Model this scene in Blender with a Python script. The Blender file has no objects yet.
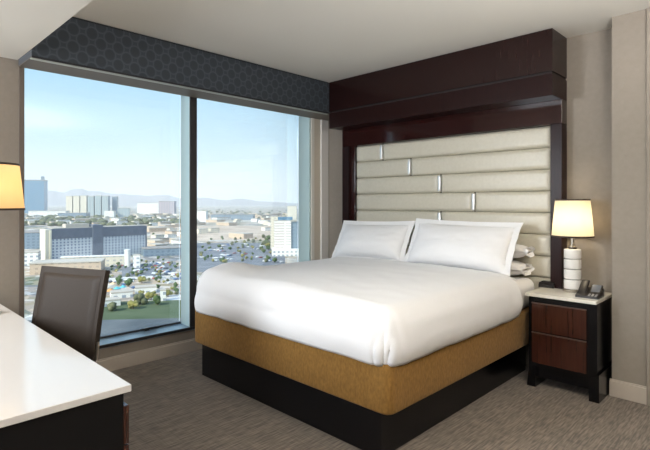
import bpy, bmesh, math, random
from mathutils import Vector, Matrix, noise

# ------------------------------------------------------------------ camera
SC = bpy.context.scene
COL = SC.collection
EYE = 1.40
YAW = math.radians(44.52)
FX, FY = -math.sin(YAW), math.cos(YAW)
RX, RY = math.cos(YAW), math.sin(YAW)
cam_data = bpy.data.cameras.new('camera')
cam_data.sensor_width = 36.0
cam_data.lens = 36.0 * 480.0 / 650.0
cam_data.shift_y = -22.0 / 650.0
cam_data.clip_end = 60000
cam_data.clip_start = 0.05
cam = bpy.data.objects.new('camera', cam_data)
cam.location = (0, 0, EYE)
cam.rotation_euler = (math.pi / 2, 0, YAW)
COL.objects.link(cam)
SC.camera = cam

# ------------------------------------------------------------------ view
SC.view_settings.view_transform = 'Standard'
SC.view_settings.look = 'None'
SC.view_settings.gamma = 1.0
SC.view_settings.exposure = 0.18
SC.view_settings.use_curve_mapping = False
SC.cycles.max_bounces = 10
SC.cycles.diffuse_bounces = 5
SC.cycles.glossy_bounces = 5
SC.cycles.transmission_bounces = 6
SC.cycles.transparent_max_bounces = 12
SC.cycles.volume_bounces = 1
SC.cycles.caustics_reflective = False
SC.cycles.caustics_refractive = False
SC.cycles.sample_clamp_indirect = 6.0
SC.cycles.use_denoising = True

# ------------------------------------------------------------------ sky
SUN_DIR = Vector((0.05, -0.80, 0.55)).normalized()
SKY_STRENGTH = 1.0
GLOW = 1.6
world = bpy.data.worlds.new('sky')
SC.world = world
world.use_nodes = True
wn, wl = world.node_tree.nodes, world.node_tree.links
wn.clear()
w_out = wn.new('ShaderNodeOutputWorld')
w_bg = wn.new('ShaderNodeBackground')
w_bg.inputs['Strength'].default_value = SKY_STRENGTH
w_tc = wn.new('ShaderNodeTexCoord')
w_sep = wn.new('ShaderNodeSeparateXYZ')
wl.new(w_tc.outputs['Generated'], w_sep.inputs[0])
w_ramp = wn.new('ShaderNodeValToRGB')
wl.new(w_sep.outputs['Z'], w_ramp.inputs['Fac'])
cr = w_ramp.color_ramp
cr.elements[0].position = 0.0
cr.elements[0].color = (0.86, 0.95, 0.99, 1)
cr.elements[1].position = 1.0
cr.elements[1].color = (0.16, 0.36, 0.80, 1)
for p_, c_ in ((0.05, (0.79, 0.925, 0.985)), (0.12, (0.60, 0.82, 0.96)), (0.26, (0.36, 0.66, 0.92)), (0.5, (0.24, 0.48, 0.88))):
    e_ = cr.elements.new(p_)
    e_.color = (*c_, 1)
w_dot = wn.new('ShaderNodeVectorMath')
w_dot.operation = 'DOT_PRODUCT'
wl.new(w_tc.outputs['Generated'], w_dot.inputs[0])
w_dot.inputs[1].default_value = SUN_DIR
w_max = wn.new('ShaderNodeMath')
w_max.operation = 'MAXIMUM'
wl.new(w_dot.outputs['Value'], w_max.inputs[0])
w_max.inputs[1].default_value = 0.0
w_pow = wn.new('ShaderNodeMath')
w_pow.operation = 'POWER'
wl.new(w_max.outputs[0], w_pow.inputs[0])
w_pow.inputs[1].default_value = 3.0
w_mul = wn.new('ShaderNodeMath')
w_mul.operation = 'MULTIPLY'
wl.new(w_pow.outputs[0], w_mul.inputs[0])
w_mul.inputs[1].default_value = GLOW
w_comb = wn.new('ShaderNodeVectorMath')
w_comb.operation = 'SCALE'
w_comb.inputs[0].default_value = (0.92, 0.97, 1.0)
wl.new(w_mul.outputs[0], w_comb.inputs['Scale'])
w_add = wn.new('ShaderNodeVectorMath')
w_add.operation = 'ADD'
wl.new(w_ramp.outputs['Color'], w_add.inputs[0])
wl.new(w_comb.outputs['Vector'], w_add.inputs[1])
wl.new(w_add.outputs['Vector'], w_bg.inputs['Color'])
wl.new(w_bg.outputs[0], w_out.inputs['Surface'])

# ------------------------------------------------------------------ sun
sun_data = bpy.data.lights.new('sun', 'SUN')
sun_data.energy = 5.2
sun_data.angle = math.radians(0.6)
sun_data.color = (1.0, 0.93, 0.80)
sun = bpy.data.objects.new('sun', sun_data)
sun.rotation_euler = (-SUN_DIR).to_track_quat('-Z', 'Y').to_euler()
sun.location = (0, -50, 60)
COL.objects.link(sun)


def area_light(name, loc, target, sx, sy, watts, color):
    d = bpy.data.lights.new(name, 'AREA')
    d.shape = 'RECTANGLE'
    d.size, d.size_y = sx, sy
    d.energy = watts
    d.color = color
    o = bpy.data.objects.new(name, d)
    o.location = loc
    o.rotation_euler = (Vector(target) - Vector(loc)).to_track_quat('-Z', 'Y').to_euler()
    COL.objects.link(o)
    return o


# added fill lights without fixtures, brightening the room from out of view
area_light('overhead_fill', (-0.7, -1.5, 2.38), (-3.0, 2.0, 0.2), 2.2, 1.6, 60, (1.0, 0.97, 0.94))  # added overhead fill, no fixture behind it
area_light('cool_side_fill', (-3.95, -1.70, 1.80), (-2.7, 2.3, 0.6), 2.0, 1.2, 200, (0.87, 0.935, 1.0))  # added cool fill standing in for daylight; no window here
area_light('ceiling_wash_fill', (0.30, 1.65, 1.85), (0.30, 1.651, 2.75), 0.8, 0.8, 150, (1.0, 0.97, 0.93))  # added fill aimed upward to brighten the ceiling


# ------------------------------------------------------------------ helpers
class MB:
    """collects shapes, then links them as ONE mesh object"""

    def __init__(self):
        self.bm = bmesh.new()

    def _merge(self, tmp):
        me = bpy.data.meshes.new('tmp')
        tmp.to_mesh(me)
        tmp.free()
        self.bm.from_mesh(me)
        bpy.data.meshes.remove(me)

    def box(self, x0, x1, y0, y1, z0, z1, bev=0.0, seg=2, rot=None, at=None):
        t = bmesh.new()
        bmesh.ops.create_cube(t, size=1.0)
        for v in t.verts:
            v.co = Vector(((x0 + x1) / 2 + v.co.x * (x1 - x0), (y0 + y1) / 2 + v.co.y * (y1 - y0), (z0 + z1) / 2 + v.co.z * (z1 - z0)))
        if bev:
            bmesh.ops.bevel(t, geom=list(t.edges), offset=bev, segments=seg, profile=0.5, affect='EDGES')
        if rot is not None:
            t.transform(rot.to_4x4() if at is None else Matrix.Translation(at) @ rot.to_4x4() @ Matrix.Translation(-Vector(at)))
        self._merge(t)
        return self

    def lathe(self, profile, cx=0, cy=0, n=40, cap=True):
        bm = self.bm
        rings = []
        for r, z in profile:
            rings.append([bm.verts.new((cx + r * math.cos(2 * math.pi * k / n), cy + r * math.sin(2 * math.pi * k / n), z)) for k in range(n)])
        for a, b in zip(rings, rings[1:]):
            for k in range(n):
                bm.faces.new((a[k], a[(k + 1) % n], b[(k + 1) % n], b[k]))
        if cap:
            if profile[0][0] > 1e-6:
                bm.faces.new(list(reversed(rings[0])))
            if profile[-1][0] > 1e-6:
                bm.faces.new(rings[-1])
        return self

    def tube(self, pts, r, n=10):
        bm = self.bm
        pts = [Vector(p) for p in pts]
        rr = r if isinstance(r, (list, tuple)) else [r] * len(pts)
        rings = []
        up = Vector((0, 0, 1))
        for i, p in enumerate(pts):
            d = (pts[min(i + 1, len(pts) - 1)] - pts[max(i - 1, 0)]).normalized()
            ref = up if abs(d.dot(up)) < 0.95 else Vector((1, 0, 0))
            s = d.cross(ref).normalized()
            t = s.cross(d).normalized()
            rings.append([bm.verts.new(p + rr[i] * (math.cos(2 * math.pi * k / n) * s + math.sin(2 * math.pi * k / n) * t)) for k in range(n)])
        for a, b in zip(rings, rings[1:]):
            for k in range(n):
                bm.faces.new((a[k], a[(k + 1) % n], b[(k + 1) % n], b[k]))
        bm.faces.new(list(reversed(rings[0])))
        bm.faces.new(rings[-1])
        return self

    def grid(self, nu, nv, fn):
        """surface fn(i, j) -> point"""
        bm = self.bm
        V = [[bm.verts.new(fn(i, j)) for j in range(nv + 1)] for i in range(nu + 1)]
        for i in range(nu):
            for j in range(nv):
                bm.faces.new((V[i][j], V[i + 1][j], V[i + 1][j + 1], V[i][j + 1]))
        return V

    def prism(self, poly, axis, a, b):
        """extrude a 2D polygon along an axis from a to b"""
        bm = self.bm

        def mk(p, t):
            if axis == 'x':
                return (t, p[0], p[1])
            if axis == 'y':
                return (p[0], t, p[1])
            return (p[0], p[1], t)
        A = [bm.verts.new(mk(p, a)) for p in poly]
        B = [bm.verts.new(mk(p, b)) for p in poly]
        n = len(poly)
        for k in range(n):
            bm.faces.new((A[k], A[(k + 1) % n], B[(k + 1) % n], B[k]))
        bm.faces.new(list(reversed(A)))
        bm.faces.new(B)
        return self

    def blob(self, c, r, sub=1, amp=0.25, seed=0, sq=(1, 1, 1)):
        t = bmesh.new()
        bmesh.ops.create_icosphere(t, subdivisions=sub, radius=1.0)
        for v in t.verts:
            k = 1 + amp * noise.noise(v.co * 1.7 + Vector((seed * 3.1, seed * 1.7, seed)))
            v.co = Vector((c[0] + v.co.x * r * k * sq[0], c[1] + v.co.y * r * k * sq[1], c[2] + v.co.z * r * k * sq[2]))
        self._merge(t)
        return self

    def build(self, name, m, parent=None, smooth=None, origin=None, kind=None):
        bm = self.bm
        bmesh.ops.recalc_face_normals(bm, faces=list(bm.faces))
        off = Vector((0, 0, 0))
        if parent is not None:
            q = parent
            while q is not None:
                off += q.location
                q = q.parent
        elif origin is not None:
            off = Vector(origin)
        if off.length:
            bmesh.ops.translate(bm, verts=list(bm.verts), vec=-off)
        me = bpy.data.meshes.new(name)
        bm.to_mesh(me)
        bm.free()
        if smooth is not None:
            for p in me.polygons:
                p.use_smooth = True
            if smooth < 180:
                me.set_sharp_from_angle(angle=math.radians(smooth))
        me.materials.append(m)
        o = bpy.data.objects.new(name, me)
        COL.objects.link(o)
        if parent is not None:
            o.parent = parent
        else:
            o.location = off
        if kind:
            o['kind'] = kind
        return o


def tag(o, label, cat, group=None, kind=None):
    o['label'] = label
    o['category'] = cat
    if group:
        o['group'] = group
    if kind:
        o['kind'] = kind
    return o


def thing(name, label, cat, loc=(0, 0, 0), group=None):
    o = bpy.data.objects.new(name, None)
    o.empty_display_size = 0.1
    o.location = loc
    COL.objects.link(o)
    return tag(o, label, cat, group)


def copy_tree(o, parent=None):
    c = o.copy()
    COL.objects.link(c)
    if parent is not None:
        c.parent = parent
    for ch in [k for k in COL.objects if k.parent == o]:
        copy_tree(ch, c)
    return c


# ------------------------------------------------------------------ materials
def mat(name, color, rough=0.5, metal=0.0, coat=0.0, sheen=0.0, spec=0.5):
    m = bpy.data.materials.new(name)
    m.use_nodes = True
    b = m.node_tree.nodes['Principled BSDF']
    b.inputs['Base Color'].default_value = (*color, 1)
    b.inputs['Roughness'].default_value = rough
    b.inputs['Metallic'].default_value = metal
    b.inputs['Coat Weight'].default_value = coat
    b.inputs['Coat Roughness'].default_value = 0.08
    b.inputs['Sheen Weight'].default_value = sheen
    b.inputs['Specular IOR Level'].default_value = spec
    return m


def N(m, t):
    return m.node_tree.nodes.new(t)


def L(m, a, b):
    m.node_tree.links.new(a, b)


def noise_mat(name, c1, c2, scale=(1, 1, 1), detail=4.0, freq=8.0, rough=0.5, bump=0.0, lo=0.3, hi=0.7, **kw):
    """two colours mixed by stretched noise in object space"""
    m = mat(name, c1, rough, **kw)
    b = m.node_tree.nodes['Principled BSDF']
    tc = N(m, 'ShaderNodeTexCoord')
    mp = N(m, 'ShaderNodeMapping')
    mp.inputs['Scale'].default_value = scale
    L(m, tc.outputs['Object'], mp.inputs[0])
    nz = N(m, 'ShaderNodeTexNoise')
    nz.inputs['Scale'].default_value = freq
    nz.inputs['Detail'].default_value = detail
    L(m, mp.outputs[0], nz.inputs['Vector'])
    rp = N(m, 'ShaderNodeValToRGB')
    rp.color_ramp.elements[0].position = lo
    rp.color_ramp.elements[0].color = (*c1, 1)
    rp.color_ramp.elements[1].position = hi
    rp.color_ramp.elements[1].color = (*c2, 1)
    L(m, nz.outputs['Fac'], rp.inputs[0])
    L(m, rp.outputs[0], b.inputs['Base Color'])
    if bump:
        bp = N(m, 'ShaderNodeBump')
        bp.inputs['Strength'].default_value = bump
        bp.inputs['Distance'].default_value = 0.01
        L(m, nz.outputs['Fac'], bp.inputs['Height'])
        L(m, bp.outputs[0], b.inputs['Normal'])
    return m


def carpet_mat():
    m = mat('carpet', (0.1, 0.08, 0.07), 0.95, spec=0.15, sheen=0.2)
    b = m.node_tree.nodes['Principled BSDF']
    tc = N(m, 'ShaderNodeTexCoord')

    def streak(scale, freq, detail):
        mp = N(m, 'ShaderNodeMapping')
        mp.inputs['Scale'].default_value = scale
        L(m, tc.outputs['Object'], mp.inputs[0])
        nz = N(m, 'ShaderNodeTexNoise')
        nz.inputs['Scale'].default_value = freq
        nz.inputs['Detail'].default_value = detail
        L(m, mp.outputs[0], nz.inputs['Vector'])
        return nz
    s1 = streak((60, 1.6, 1), 1.5, 1.0)
    s2 = streak((110, 10, 1), 1.2, 0.0)
    s3 = streak((5, 90, 1), 1.2, 1.0)
    a = N(m, 'ShaderNodeMath')
    a.operation = 'MULTIPLY_ADD'
    L(m, s1.outputs['Fac'], a.inputs[0])
    a.inputs[1].default_value = 0.9
    L(m, s2.outputs['Fac'], a.inputs[2])
    a2 = N(m, 'ShaderNodeMath')
    a2.operation = 'MULTIPLY_ADD'
    L(m, s3.outputs['Fac'], a2.inputs[0])
    a2.inputs[1].default_value = 0.5
    L(m, a.outputs[0], a2.inputs[2])
    rp = N(m, 'ShaderNodeValToRGB')
    mr = N(m, 'ShaderNodeMapRange')
    mr.inputs['From Min'].default_value = 0.80
    mr.inputs['From Max'].default_value = 1.60
    L(m, a2.outputs[0], mr.inputs[0])
    rp.color_ramp.elements[0].color = (0.100, 0.081, 0.064, 1)
    rp.color_ramp.elements[0].position = 0.2
    rp.color_ramp.elements[1].color = (0.232, 0.188, 0.146, 1)
    rp.color_ramp.elements[1].position = 0.9
    L(m, mr.outputs[0], rp.inputs[0])
    L(m, rp.outputs[0], b.inputs['Base Color'])
    bp = N(m, 'ShaderNodeBump')
    bp.inputs['Strength'].default_value = 0.12
    bp.inputs['Distance'].default_value = 0.004
    L(m, a2.outputs[0], bp.inputs['Height'])
    L(m, bp.outputs[0], b.inputs['Normal'])
    return m


def valance_mat():
    """charcoal fabric woven with paler interlocking rings"""
    m = mat('valance_fabric', (0.02, 0.024, 0.03), 0.7, sheen=0.2)
    b = m.node_tree.nodes['Principled BSDF']
    tc = N(m, 'ShaderNodeTexCoord')
    sp = N(m, 'ShaderNodeSeparateXYZ')
    L(m, tc.outputs['Object'], sp.inputs[0])

    def M(op, a, bb=None, c=None):
        n = N(m, 'ShaderNodeMath')
        n.operation = op
        for k, v in enumerate((a, bb, c)):
            if v is None:
                continue
            if isinstance(v, (int, float)):
                n.inputs[k].default_value = v
            else:
                L(m, v, n.inputs[k])
        return n.outputs[0]

    def lattice(oy, oz):
        fy = M('SUBTRACT', M('FRACT', M('ADD', M('MULTIPLY', sp.outputs['Y'], 1 / 0.130), 50 + oy)), 0.5)
        fz = M('SUBTRACT', M('FRACT', M('ADD', M('MULTIPLY', sp.outputs['Z'], 1 / 0.130), 50 + oz)), 0.5)
        d = M('SQRT', M('ADD', M('MULTIPLY', fy, fy), M('MULTIPLY', M('MULTIPLY', fz, fz), 0.85)))
        return d
    d = M('MINIMUM', lattice(0.0, 0.0), lattice(0.5, 0.5))
    ring = M('SUBTRACT', 1.0, M('MINIMUM', 1.0, M('MULTIPLY', M('ABSOLUTE', M('SUBTRACT', d, 0.335)), 16.0)))
    disc = M('LESS_THAN', d, 0.26)
    mx = N(m, 'ShaderNodeMix')
    mx.data_type = 'RGBA'
    mx.inputs[6].default_value = (0.028, 0.038, 0.052, 1)
    mx.inputs[7].default_value = (0.056, 0.072, 0.092, 1)
    L(m, ring, mx.inputs[0])
    mx2 = N(m, 'ShaderNodeMix')
    mx2.data_type = 'RGBA'
    L(m, M('MULTIPLY', disc, 0.45), mx2.inputs[0])
    L(m, mx.outputs[2], mx2.inputs[6])
    mx2.inputs[7].default_value = (0.019, 0.026, 0.037, 1)
    L(m, mx2.outputs[2], b.inputs['Base Color'])
    return m


def facade_mat(name, wall, glass, cx, cz, fx, fz, rough=0.6):
    """a wall with a regular grid of windows, in object space"""
    m = mat(name, wall, rough)
    b = m.node_tree.nodes['Principled BSDF']
    tc = N(m, 'ShaderNodeTexCoord')
    sp = N(m, 'ShaderNodeSeparateXYZ')
    L(m, tc.outputs['Object'], sp.inputs[0])
    sn = N(m, 'ShaderNodeSeparateXYZ')
    L(m, tc.outputs['Normal'], sn.inputs[0])

    def M(op, a, bb=None, c=None):
        n = N(m, 'ShaderNodeMath')
        n.operation = op
        for k, v in enumerate((a, bb, c)):
            if v is None:
                continue
            if isinstance(v, (int, float)):
                n.inputs[k].default_value = v
            else:
                L(m, v, n.inputs[k])
        return n.outputs[0]
    ax = M('ABSOLUTE', sn.outputs['X'])
    s = M('ADD', M('MULTIPLY', sp.outputs['Y'], M('GREATER_THAN', ax, 0.5)), M('MULTIPLY', sp.outputs['X'], M('LESS_THAN', ax, 0.5)))
    a = M('LESS_THAN', M('FRACT', M('ADD', M('DIVIDE', s, cx), 100.0)), fx)
    c = M('LESS_THAN', M('FRACT', M('ADD', M('DIVIDE', sp.outputs['Z'], cz), 100.0)), fz)
    up = M('LESS_THAN', M('ABSOLUTE', sn.outputs['Z']), 0.5)
    f = M('MULTIPLY', M('MULTIPLY', a, c), up)
    mx = N(m, 'ShaderNodeMix')
    mx.data_type = 'RGBA'
    mx.inputs[6].default_value = (*wall, 1)
    mx.inputs[7].default_value = (*glass, 1)
    L(m, f, mx.inputs[0])
    L(m, mx.outputs[2], b.inputs['Base Color'])
    return m


def glass_mat():
    m = bpy.data.materials.new('window_glass')
    m.use_nodes = True
    nt = m.node_tree
    nt.nodes.clear()
    out = N(m, 'ShaderNodeOutputMaterial')
    tr = N(m, 'ShaderNodeBsdfTransparent')
    tr.inputs[0].default_value = (0.95, 0.98, 0.98, 1)
    gl = N(m, 'ShaderNodeBsdfGlossy')
    gl.inputs['Roughness'].default_value = 0.0
    gl.inputs[0].default_value = (0.9, 0.95, 1, 1)
    fr = N(m, 'ShaderNodeFresnel')
    fr.inputs['IOR'].default_value = 1.45
    mx = N(m, 'ShaderNodeMixShader')
    L(m, fr.outputs[0], mx.inputs[0])
    L(m, tr.outputs[0], mx.inputs[1])
    L(m, gl.outputs[0], mx.inputs[2])
    L(m, mx.outputs[0], out.inputs['Surface'])
    return m


def shade_mat(name, col, trans):
    m = bpy.data.materials.new(name)
    m.use_nodes = True
    nt = m.node_tree
    nt.nodes.clear()
    out = N(m, 'ShaderNodeOutputMaterial')
    df = N(m, 'ShaderNodeBsdfDiffuse')
    df.inputs[0].default_value = (*col, 1)
    tl = N(m, 'ShaderNodeBsdfTranslucent')
    tl.inputs[0].default_value = (*trans, 1)
    mx = N(m, 'ShaderNodeMixShader')
    mx.inputs[0].default_value = 0.5
    L(m, df.outputs[0], mx.inputs[1])
    L(m, tl.outputs[0], mx.inputs[2])
    L(m, mx.outputs[0], out.inputs['Surface'])
    return m


def ground_mat():
    """desert city floor: lots of tan, grey, pale and olive, broken by finer speckle"""
    m = mat('city_ground', (0.4, 0.37, 0.32), 0.9, spec=0.1)
    b = m.node_tree.nodes['Principled BSDF']
    tc = N(m, 'ShaderNodeTexCoord')
    v1 = N(m, 'ShaderNodeTexVoronoi')
    v1.distance = 'CHEBYCHEV'
    v1.inputs['Scale'].default_value = 1 / 45.0
    L(m, tc.outputs['Object'], v1.inputs['Vector'])
    s1 = N(m, 'ShaderNodeSeparateColor')
    L(m, v1.outputs['Color'], s1.inputs[0])
    r1 = N(m, 'ShaderNodeValToRGB')
    r1.color_ramp.interpolation = 'CONSTANT'
    els = [(0.0, (0.46, 0.36, 0.26)), (0.22, (0.17, 0.175, 0.185)), (0.40, (0.52, 0.44, 0.35)), (0.55, (0.15, 0.17, 0.10)), (0.70, (0.38, 0.31, 0.24)), (0.86, (0.62, 0.60, 0.56))]
    r1.color_ramp.elements[0].color = (*els[0][1], 1)
    r1.color_ramp.elements[1].position = els[1][0]
    r1.color_ramp.elements[1].color = (*els[1][1], 1)
    for p, c in els[2:]:
        e = r1.color_ramp.elements.new(p)
        e.color = (*c, 1)
    L(m, s1.outputs[0], r1.inputs[0])
    v2 = N(m, 'ShaderNodeTexVoronoi')
    v2.inputs['Scale'].default_value = 1 / 8.0
    L(m, tc.outputs['Object'], v2.inputs['Vector'])
    s2 = N(m, 'ShaderNodeSeparateColor')
    L(m, v2.outputs['Color'], s2.inputs[0])
    r2 = N(m, 'ShaderNodeValToRGB')
    r2.color_ramp.interpolation = 'CONSTANT'
    els = [(0.0, (0.12, 0.14, 0.08)), (0.25, (0.18, 0.19, 0.20)), (0.5, (0.48, 0.39, 0.30)), (0.8, (0.72, 0.70, 0.66))]
    r2.color_ramp.elements[0].color = (*els[0][1], 1)
    r2.color_ramp.elements[1].position = els[1][0]
    r2.color_ramp.elements[1].color = (*els[1][1], 1)
    for p, c in els[2:]:
        e = r2.color_ramp.elements.new(p)
        e.color = (*c, 1)
    L(m, s2.outputs[0], r2.inputs[0])
    mx = N(m, 'ShaderNodeMix')
    mx.data_type = 'RGBA'
    mx.inputs[0].default_value = 0.45
    L(m, r1.outputs[0], mx.inputs[6])
    L(m, r2.outputs[0], mx.inputs[7])
    L(m, mx.outputs[2], b.inputs['Base Color'])
    return m


M_wall = noise_mat('wall_paint', (0.268, 0.235, 0.199), (0.286, 0.251, 0.214), (1, 1, 1), 2, 30, 0.75, spec=0.3)
M_ceil = mat('ceiling_paint', (0.69, 0.672, 0.625), 0.9, spec=0.2)
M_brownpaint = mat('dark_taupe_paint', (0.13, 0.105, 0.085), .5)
M_trim = mat('trim_paint', (0.50, 0.44, 0.38), 0.45)
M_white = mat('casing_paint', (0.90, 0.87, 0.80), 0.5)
M_carpet = carpet_mat()
M_val = valance_mat()
M_valtrim = mat('valance_edge', (0.012, 0.014, 0.018), 0.6)
M_wood = noise_mat('mahogany', (0.0135, 0.0045, 0.0042), (0.019, 0.0064, 0.0056), (30, 30, 1.5), 3, 3, 0.20, spec=0.35)
M_woodrev = noise_mat('mahogany_gloss', (0.020, 0.0055, 0.005), (0.028, 0.0080, 0.007), (30, 30, 1.5), 3, 3, 0.10, coat=0.3)
M_post = noise_mat('mahogany_satin', (0.0135, 0.0045, 0.0042), (0.019, 0.0064, 0.0056), (30, 30, 1.5), 3, 3, 0.30, spec=.14)
M_gap = mat('shadow_gap', (0.006, 0.003, 0.003), 0.6)
M_leather = noise_mat('cream_leather', (0.56, 0.525, 0.43), (0.60, 0.565, 0.47), (1, 1, 1), 3, 40, 0.36, spec=0.6)
M_chrome = mat('chrome', (0.90, 0.89, 0.87), 0.38, 1.0)
M_steel = mat('brushed_steel', (0.62, 0.58, 0.52), 0.3, 1.0)
M_linen = noise_mat('white_linen', (0.86, 0.86, 0.87), (0.89, 0.89, 0.90), (1, 1, 1), 3, 200, 0.85, spec=0.2, sheen=0.1)
M_sheet = mat('white_sheet', (0.85, 0.84, 0.84), 0.85, spec=0.2)
M_gold = noise_mat('gold_chenille', (0.190, 0.095, 0.021), (0.275, 0.145, 0.035), (40, 40, 18), 3, 2.0, 0.85, bump=0.4, sheen=0.08, spec=0.2)
M_black = mat('black_lacquer', (0.004, 0.004, 0.005), 0.25, spec=.35)
M_blackmat = mat('black_board', (0.004, 0.004, 0.0045), 0.4, spec=.3)
M_stone = noise_mat('cream_stone', (0.80, 0.765, 0.68), (0.85, 0.82, 0.74), (1, 1, 1), 4, 60, 0.16)
M_desktop = mat('white_quartz', (0.74, 0.71, 0.68), 0.12)
M_drawer = noise_mat('red_mahogany', (0.034, 0.010, 0.006), (0.060, 0.018, 0.011), (25, 25, 1.2), 3, 3, 0.22, coat=0.3)
M_chair = noise_mat('brown_leather', (0.033, 0.024, 0.018), (0.039, 0.029, 0.022), (1, 1, 1), 4, 120, 0.55, spec=.2)
M_frame_lit = mat('window_aluminium_skylit', (0.58, 0.76, 0.78), 0.4, 0.0)  # greenish metal, with the brightness of sky light put into its colour
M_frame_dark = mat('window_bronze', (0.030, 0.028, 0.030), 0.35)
M_sill = mat('sill_sky_tint', (0.30, 0.42, 0.54), 0.2)  # blue of the reflected sky put into the base colour
M_glass = glass_mat()
M_shade = shade_mat('lamp_shade_fabric', (0.80, 0.74, 0.62), (0.95, 0.84, 0.63))
M_ceramic = mat('white_ceramic', (0.82, 0.81, 0.79), 0.2)
M_darktrim = mat('shade_trim', (0.03, 0.016, 0.010), 0.6)
M_pull = mat('dark_pull', (.16, .10, .08), .3, .6)
M_plastic = mat('black_plastic', (0.012, 0.010, 0.010), 0.35)
M_screen = mat('phone_screen', (0.12, 0.13, 0.15), 0.15)
M_key = mat('phone_key', (0.30, 0.29, 0.28), 0.4)

# ------------------------------------------------------------------ room shell
XW = -4.08      # inner face of the window wall
YH = 4.19       # inner face of the headboard wall
YP = 3.95       # face of the pier on the right
ZC = 2.75
XR, YB = 2.6, -3.2
WY0, WY1, WZ0, WZ1 = 0.971, 3.914, 0.23, 2.560

MB().box(XW - .4, XR + .1, YB - .1, YH + .1, -.10, 0).build('floor', M_carpet, kind='structure')
MB().box(XW - .4, XR + .1, YB - .1, YH + .1, ZC, ZC + .1).build('ceiling', M_ceil, kind='structure')
b = MB()
b.box(XW - .21, XW, YB - .1, WY0, 0, ZC)
b.box(XW - .21, XW, WY1, YH + .1, 0, ZC)
b.box(XW - .21, XW, WY0, WY1, 0, WZ0 - .03)
b.box(XW - .21, XW, WY0, WY1, WZ1, ZC)
b.build('wall_window', M_wall, kind='structure')
MB().box(XW, -.960, YH, YH + .1, 0, ZC).build('wall_headboard', M_wall, kind='structure')
MB().box(-.960, XR, YP, YH + .1, 0, ZC).build('wall_right', M_wall, kind='structure')
MB().box(XW - .34, XR + .1, YB - .1, YB, 0, ZC).build('wall_back', M_wall, kind='structure')
MB().box(XR, XR + .1, YB, YH + .1, 0, ZC).build('wall_entry', M_wall, kind='structure')
MB().box(XW, XR, YB, .93, 2.45, ZC).build('ceiling_bulkhead', M_ceil, kind='structure')
b = MB()
b.box(XW, XW + .014, .93, YH, 0, .105, .004)
b.box(XW, XW + .008, .93, YH, .105, .118, .003)
b.build('baseboard_window', M_trim, kind='structure')
MB().box(-3.70 + 2.36, -.960, YH - .014, YH, 0, .12, .004).build('baseboard_headboard', M_trim, kind='structure')
b = MB()
b.box(-.973, -.742, YP - .016, YP, 0, .112, .003)
b.box(-.973, -.742, YP - .009, YP, .112, .124, .003)
b.build('baseboard_right', M_trim, kind='structure')
MB().box(-.742, -.640, YP - .03, YP, 0, 2.745, .004).build('trim_door', M_wall, kind='structure')
# window wall trims; right-hand strips lightened in colour to look lit
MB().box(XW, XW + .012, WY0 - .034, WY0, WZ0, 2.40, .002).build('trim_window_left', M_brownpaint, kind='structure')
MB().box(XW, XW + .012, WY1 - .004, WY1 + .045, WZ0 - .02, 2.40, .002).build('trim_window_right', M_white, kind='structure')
MB().box(XW, XW + .025, 4.065, 4.185, 0, 2.40, .004).build('trim_corner', mat('pale_grey_lit', (0.86, 0.84, 0.81), .5), kind='structure')  # pale colour carries the light falling on this strip
MB().box(XW, XW + .006, WY1 + .045, 4.065, 0, 2.40, .002).build('lit_wall_strip', mat('cream_wall_lit', (0.74, 0.67, 0.57), .5), kind='structure')  # thin cream sheet over plain wall, painting it as lit

# window: sill, frames, mullion, two panes
XG = -4.285
win = bpy.data.objects.new('window_1', None)
win['kind'] = 'structure'
win.location = (XG, 2.4, WZ0)
COL.objects.link(win)
b = MB()
b.box(XG - .03, XG + .03, WY0, WY0 + .045, WZ0, WZ1)
b.box(XG - .03, XG + .03, WY0, WY1, WZ1 - .045, WZ1)
b.build('frame_bars', M_frame_lit, win)
MB().box(XG - .02, XG + .015, WY0, WY1, WZ0, WZ0 + .016, .003).build('bottom_rail', M_frame_dark, win)
MB().box(XG + .010, XW - .008, WY1 - .022, WY1 - .001, WZ0, WZ1, .002).build('jamb_cladding', M_frame_lit, win)
mu = MB().box(XG + .028, XW - .012, 2.336, 2.406, WZ0, WZ1, .003).build('mullion', M_frame_lit, win)
MB().box(XW - .012, XW + .002, 2.334, 2.408, WZ0, WZ1, .003).build('mullion_cover', M_frame_dark, mu)
MB().box(XG - .005, XG + .005, WY0 + .045, 2.336, WZ0 + .016, WZ1 - .045).build('pane', M_glass, win)
MB().box(XG - .005, XG + .005, 2.406, WY1 - .022, WZ0 + .016, WZ1 - .045).build('pane', M_glass, win)
b = MB()
b.box(XG + .03, XG + .055, 1.93, 2.08, WZ0 + .012, WZ0 + .028, .004)
b.box(XG + .05, XG + .075, 1.96, 2.00, WZ0 + .008, WZ0 + .032, .004)
b.build('latch', M_plastic, win)
s = MB().box(XG - .02, XW, WY0, WY1, WZ0 - .03, WZ0).build('sill', M_sill, win)
MB().box(XW, XW + .012, WY0, WY1, WZ0 - .024, WZ0 + .002, .003).build('sill_nosing', M_frame_dark, s)

# ------------------------------------------------------------------ valance over the window
val = thing('window_valance', 'charcoal ring-patterned fabric valance boxed along the top of the window', 'valance', (XW, 2.5, 2.40))
MB().box(XW + .001, -3.737, .935, YH - .002, 2.406, ZC - .002, .004).build('fabric_box', M_val, val)
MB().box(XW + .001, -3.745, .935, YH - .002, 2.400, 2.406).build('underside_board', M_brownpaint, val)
MB().box(-3.739, -3.733, .935, 3.855, 2.398, 2.412, .002).build('edge_piping', M_valtrim, val)
MB().box(-3.739, -3.733, .935, 3.855, 2.738, 2.748, .002).build('edge_piping', M_valtrim, val)
MB().box(-3.775, -3.748, .935, 3.86, 2.391, 2.3995, .002).build('blind_rail', mat('blind_rail_grey', (0.42, 0.46, 0.44), .4), val)

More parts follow.
